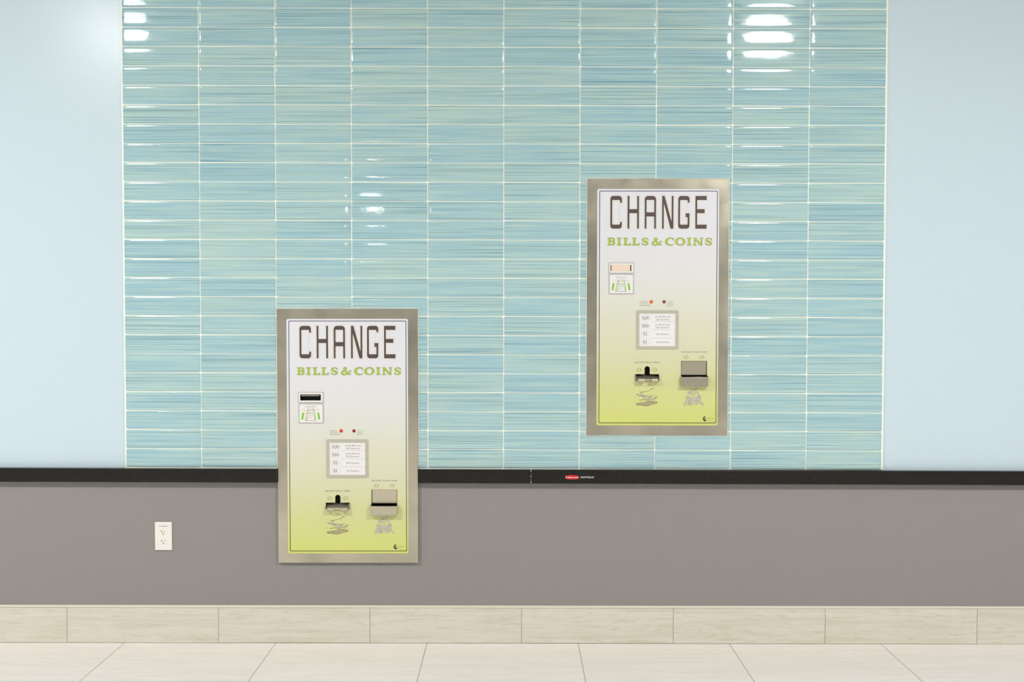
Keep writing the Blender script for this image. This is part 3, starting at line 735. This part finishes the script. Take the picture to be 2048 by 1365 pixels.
    fl = mesh_from([(X(1364.0), -0.0135, Z(722.2)), (X(1413.4), -0.0135, Z(722.2)), (X(1413.4), -0.0110, Z(750.0)), (X(1364.0), -0.0110, Z(750.0)),
                    (X(1364.0), -0.0125, Z(722.2)), (X(1413.4), -0.0125, Z(722.2)), (X(1413.4), -0.0098, Z(749.4)), (X(1364.0), -0.0098, Z(749.4))],
                   [(0, 3, 2, 1), (4, 5, 6, 7), (0, 1, 5, 4), (3, 7, 6, 2), (0, 4, 7, 3), (1, 2, 6, 5)])
    link('flap', fl, M['steel_bright'], cr)
    cx0, cx1, cz0, cz1, cy = X(1361.6), X(1415.4), Z(772.3), Z(753.2), YP - 0.024
    bm = bmesh.new(); th = 0.0014
    bm_box(bm, cx0 + .001, cx1 - .001, cy, cy + th, cz0 + 0.0015, cz1, bev=0.0006)
    bm_box(bm, cx0, cx0 + th, cy + .0006, YP, cz0, cz1 + 0.0035, bev=0.0004); bm_box(bm, cx1 - th, cx1, cy + .0006, YP, cz0, cz1 + 0.0035, bev=0.0004)
    bm_box(bm, cx0, cx1, cy + .001, YP, cz0, cz0 + th, bev=0.0004)
    me = bpy.data.meshes.new('m'); bm.to_mesh(me); bm.free(); link('coin_cup', me, M['steel_bright'], t)
    # bill chute: dark recess, curved tray with two lips and side cheeks
    bm = bmesh.new()
    bx0, bx1, bz0, bz1 = X(1269.8), X(1320.1), Z(764.0), Z(731.0)
    bm_box(bm, bx0, bx1, 0.030, 0.032, bz0, bz1); bm_box(bm, bx0, bx0 + .001, YP + .0018, 0.03, bz0, bz1); bm_box(bm, bx1 - .001, bx1, YP + .0018, 0.03, bz0, bz1)
    bm_box(bm, bx0, bx1, YP + .0018, 0.03, bz1, bz1 + .001); bm_box(bm, bx0, bx1, YP + .0018, 0.03, bz0 - .001, bz0)
    me = bpy.data.meshes.new('m'); bm.to_mesh(me); bm.free(); bc = link('bill_chute', me, M['dark'], t)
    V, F = [], []
    prof = [(0.010, Z(750.2)), (0.000, Z(752.6)), (-0.009, Z(755.4)), (YP - 0.002, Z(758.0)), (YP - 0.011, Z(760.9)), (YP - 0.020, Z(763.0)), (YP - 0.0235, Z(763.3)), (YP - 0.0250, Z(762.0)), (YP - 0.0254, Z(759.5)), (YP - 0.0254, Z(756.8))]
    xs_ = np.linspace(X(1272.2), X(1317.8), 41); cxm = X(1295.0)
    def tab(x):
        px = (x / SX) + 1315.4
        return (1275.9 <= px <= 1288.8) or (1302.2 <= px <= 1315.4)
    for (yy, zz) in prof:
        for x in xs_: V.append((x, yy, zz))
    nx = len(xs_)
    for j in range(len(prof) - 1):
        for i in range(nx - 1):
            xm = (xs_[i] + xs_[i + 1]) / 2
            if j >= 5 and not tab(xm): continue
            if j in (3, 4):                        # scooped notch between the lips
                q = abs(xm - cxm) / (6.4 * SX)
                if q < (0.72 if j == 3 and False else 1.0) and j == 4: continue
            F.append((j * nx + i, j * nx + i + 1, (j + 1) * nx + i + 1, (j + 1) * nx + i))
    me = mesh_from(V, F, smooth=True)
    tr = link('tray', me, M['tray'], bc)
    so = tr.modifiers.new('thickness', 'SOLIDIFY'); so.thickness = 0.0012; so.offset = 0
    for xa in (X(1271.0), X(1318.1)):
        bm = bmesh.new()
        vs = [(xa, YP + .01, Z(748.8)), (xa, YP - 0.006, Z(749.6)), (xa, YP - 0.011, Z(754)), (xa, YP - 0.012, Z(761.8)), (xa, YP + .01, Z(761.8))]
        a_ = [bm.verts.new(v) for v in vs]; b_ = [bm.verts.new((v[0] + 0.0014, v[1], v[2])) for v in vs]
        bm.faces.new(a_); bm.faces.new(b_[::-1])
        for i in range(5): bm.faces.new((a_[i], b_[i], b_[(i + 1) % 5], a_[(i + 1) % 5]))
        bmesh.ops.recalc_face_normals(bm, faces=bm.faces[:])
        me = bpy.data.meshes.new('m'); bm.to_mesh(me); bm.free(); link('side_cheek', me, M['steel_bright'], bc)
    return t

def bead(name, parent, segs, w, y):
    """hand-run sealant bead along the frame edge"""
    V, F = [], []; r = random.Random(3)
    for (xa, za, xb, zb) in segs:
        n = 26; L_ = math.hypot(xb - xa, zb - za); ux, uz = (xb - xa) / L_, (zb - za) / L_; k0 = len(V)
        for i in range(n + 1):
            t_ = i / n; h = w / 2 * (1 + r.uniform(-0.25, 0.3)); cx, cz = xa + (xb - xa) * t_, za + (zb - za) * t_
            for s_, yy in ((-1, 0.0), (-0.8, y * 0.7), (0, y), (0.8, y * 0.7), (1, 0.0)): V.append((cx - uz * h * s_, yy, cz + ux * h * s_))
        for i in range(n):
            for j in range(4):
                q = k0 + i * 5 + j; F.append((q, q + 1, q + 6, q + 5))
    return link(name, mesh_from(V, F, smooth=True), M['seal'], parent)

def copy_tree(o, parent=None):
    c = o.copy(); COL.objects.link(c); c.parent = parent
    for ch_ in o.children: copy_tree(ch_, c)
    return c

high = build_machine()
low = copy_tree(high)
high.location = (0.6207, 0, 1.3699); low.location = (-0.6300, 0, 0.8470)
low.rotation_euler = (0, -0.0012, 0)
tag(high, 'higher change machine set in the blue tiles, peach paper across its bill slot', 'change machine', 'steel framed wall change machines')
tag(low, 'lower change machine crossing the black rail, with an open black bill slot', 'change machine', 'steel framed wall change machines')
def child(root, name): return [c for c in root.children if c.name.split('.')[0] == name]
# right machine: peach paper insert; left machine: slot with a thin grey gate
acc = child(high, 'bill_acceptor')[0]
o = box_obj('paper_insert', X(1222.4), X(1260.2), YP - 0.0022, YP - 0.0014, Z(541.7), Z(529.7), M['peach'], acc); o['label'] = 'peach paper insert'
acc = child(low, 'bill_acceptor')[0]
box_obj('gate', X(1222.2), X(1259.0), YP + 0.0005, YP + 0.002, Z(532.9), Z(531.3), M['bezel'], acc, bev=0.0003)
for c in child(low, 'indicator_light'):
    if c['label'].startswith('orange'):
        me = c.data.copy(); c.data = me; me.materials[0] = M['redorange']; c['label'] = 'red orange indicator light'
e = 0.2836 + 0.0018; h_ = 0.5152
bead('sealant_bead', high, [(-e, -h_ - .002, -e, h_ + .002), (-e - .001, h_ + .0022, e + .001, h_ + .0022), (e, h_ + .002, e, -h_ - .002), (e + .001, -h_ - .0028, -e - .001, -h_ - .0028)], 0.0056, -0.0125)
bead('sealant_bead', low, [(-e, -0.118, -e, h_ + .002), (-e - .001, h_ + .0026, e + .001, h_ + .0026), (e, h_ + .002, e, -0.118)], 0.0052, -0.0120)

# ------------------------------------------------------------------ black storage rail, cut around the lower machine
RH, RD = 0.0545, 0.030
def rail(name, xa, xb, label):
    prof = [(0.0, 0.0), (-0.016, -0.0), (-0.0175, 0.0012), (-RD + 0.003, 0.0012), (-RD + 0.0008, 0.0), (-RD, -0.0025), (-RD, -RH + 0.003), (-RD + 0.0008, -RH + .0006), (-RD + 0.003, -RH), (0.0, -RH)]
    t = empty(name, ((xa + xb) / 2, 0, RAIL_Z((xa + xb) / 2) - RH), (0, 0.0020, 0)); tag(t, label, 'wall rail', 'black storage rail sections')
    hl = (xb - xa) / 2; V, F = [], []
    for x in (-hl, hl):
        for (y, z) in prof: V.append((x, y, z + RH - 0.0012))
    n = len(prof)
    for i in range(n): F.append((i, n + i, n + (i + 1) % n, (i + 1) % n))
    F.append(tuple(range(n))[::-1]); F.append(tuple(range(n, 2 * n)))
    me = mesh_from(V, F); bm = bmesh.new(); bm.from_mesh(me); bmesh.ops.recalc_face_normals(bm, faces=bm.faces[:]); bm.to_mesh(me); bm.free()
    link('channel', me, M['black_rail'], t)
    return t
JX = 0.1115
rail('storage_rail', -4.6, -0.6300 - 0.2836 - 0.0012, 'black wall rail section running left of the lower change machine')
rail('storage_rail', -0.6300 + 0.2836 + 0.0012, JX - 0.0012, 'short black wall rail section between the lower machine and the white marked joint')
rr_ = rail('storage_rail', JX + 0.0012, 4.7, 'long black wall rail section carrying the red oval emblem')
org = rr_.location
bm = bmesh.new()
for z0, z1 in ((0.046, 0.0525), (0.0245, 0.032), (0.0155, 0.0175), (0.002, 0.0100), (0.0372, 0.0385)):
    bm_box(bm, JX - 0.0012 - org.x, JX + 0.0012 - org.x, -RD + 0.001, -0.004, z0, z1)  # white bits added in the joint, where the bare gap renders shaded grey
me = bpy.data.meshes.new('m'); bm.to_mesh(me); bm.free()
o = link('joint_marks', me, M['logo_white'], rr_); o['label'] = 'white marks in the rail joint'
# emblem: red oval with white lettering, then white slanted lettering
SX0, SZ0 = SX, SZ
def rail_text(name, s, x0, x1, zc, h, m, y, parent, shear=0.0):
    cu = bpy.data.curves.new('t', 'FONT'); cu.body = s; cu.size = 1.0; cu.shear = shear; cu.offset = 0.012
    o = bpy.data.objects.new('t', cu); me = bpy.data.meshes.new_from_object(o); bpy.data.objects.remove(o); bpy.data.curves.remove(cu)
    n = len(me.vertices); co = np.empty(n * 3); me.vertices.foreach_get('co', co); co = co.reshape(-1, 3)
    xa, xb = co[:, 0].min(), co[:, 0].max(); kx = (x1 - x0) / (xb - xa); kz = h / 0.70
    me.vertices.foreach_set('co', np.column_stack([(co[:, 0] - xa) * kx + x0, np.full(n, y), co[:, 1] * kz + zc - h / 2]).ravel()); me.update()
    return link(name, me, M[m], parent)
def loc_z(x, z): return z - (RAIL_Z(x) - RH) 
ez = 0.0255
def oval(x0, x1, h, n=32):
    cx, a = (x0 + x1) / 2, (x1 - x0) / 2
    return [(cx + a * (abs(math.cos(t)) ** 0.75) * (1 if math.cos(t) > 0 else -1), ez + h / 2 * (abs(math.sin(t)) ** 0.75) * (1 if math.sin(t) > 0 else -1)) for t in np.linspace(0, 2 * math.pi, n + 1)[:-1]]
lx0, lx1 = 0.2486 - org.x, 0.3052 - org.x
em = loops_plate('emblem', [oval(lx0, lx1, 0.0180)], -RD - 0.0010, 0.0010, M['logo_red'], rr_); em['label'] = 'red oval emblem'
rail_text('lettering', 'Rubbermaid', lx0 + 0.0035, lx1 - 0.0035, ez, 0.0062, 'logo_white', -RD - 0.0013, em)
rail_text('lettering', 'FASTTRACK', lx1 + 0.0058, 0.3660 - org.x, ez, 0.0062, 'logo_white', -RD - 0.0004, rr_, shear=0.25)

# ------------------------------------------------------------------ wall outlet
ot = empty('wall_outlet', (-1.3833, 0, 0.3795)); tag(ot, 'white duplex wall outlet on the grey wall left of the lower machine', 'outlet')
W2, H2 = 0.0348, 0.1155
bm = bmesh.new(); bm_box(bm, -W2, W2, -0.0062, 0.0, 0.0, H2, bev=0.0022, seg=3)
me = bpy.data.meshes.new('m'); bm.to_mesh(me); bm.free(); cp = link('cover_plate', me, M['outlet'], ot)
for zc in (0.0765, 0.0380):
    r_ = loops_plate('receptacle', [[(0.0165 * math.cos(t) , zc + max(-0.0135, min(0.0135, 0.0165 * math.sin(t)))) for t in np.linspace(0, 2 * math.pi, 41)[:-1]]], -0.0072, 0.0012, M['outlet'], ot, bev=0.0003)
    bm = bmesh.new()
    bm_box(bm, -0.0086, -0.0052, -0.0076, -0.0070, zc - 0.0000, zc + 0.0022)
    bm_box(bm, -0.0064, -0.0046, -0.0076, -0.0070, zc - 0.0030, zc + 0.0052); bm_box(bm, 0.0046, 0.0062, -0.0076, -0.0070, zc - 0.0022, zc + 0.0046)
    c8 = [bm.verts.new((0.0024 * math.cos(a), -0.00765, zc - 0.0095 + 0.0026 * math.sin(a))) for a in np.linspace(0, 2 * math.pi, 13)[:-1]]
    bm.faces.new(c8[::-1])
    me = bpy.data.meshes.new('m'); bm.to_mesh(me); bm.free(); link('slot', me, M['darktext'], r_)
V, F = revolve([(0.0022, 0), (0.0019, 0.0008), (0.0001, 0.0010)], 16)
link('screw', mesh_from([(x, -0.0062 - z, 0.0573 + y) for x, y, z in V], [f[::-1] for f in F]), M['white'], ot)
rail_text('lettering', 'Protected', -0.0165, 0.0155, 0.0990, 0.0036, 'greytext', -0.0066, ot)
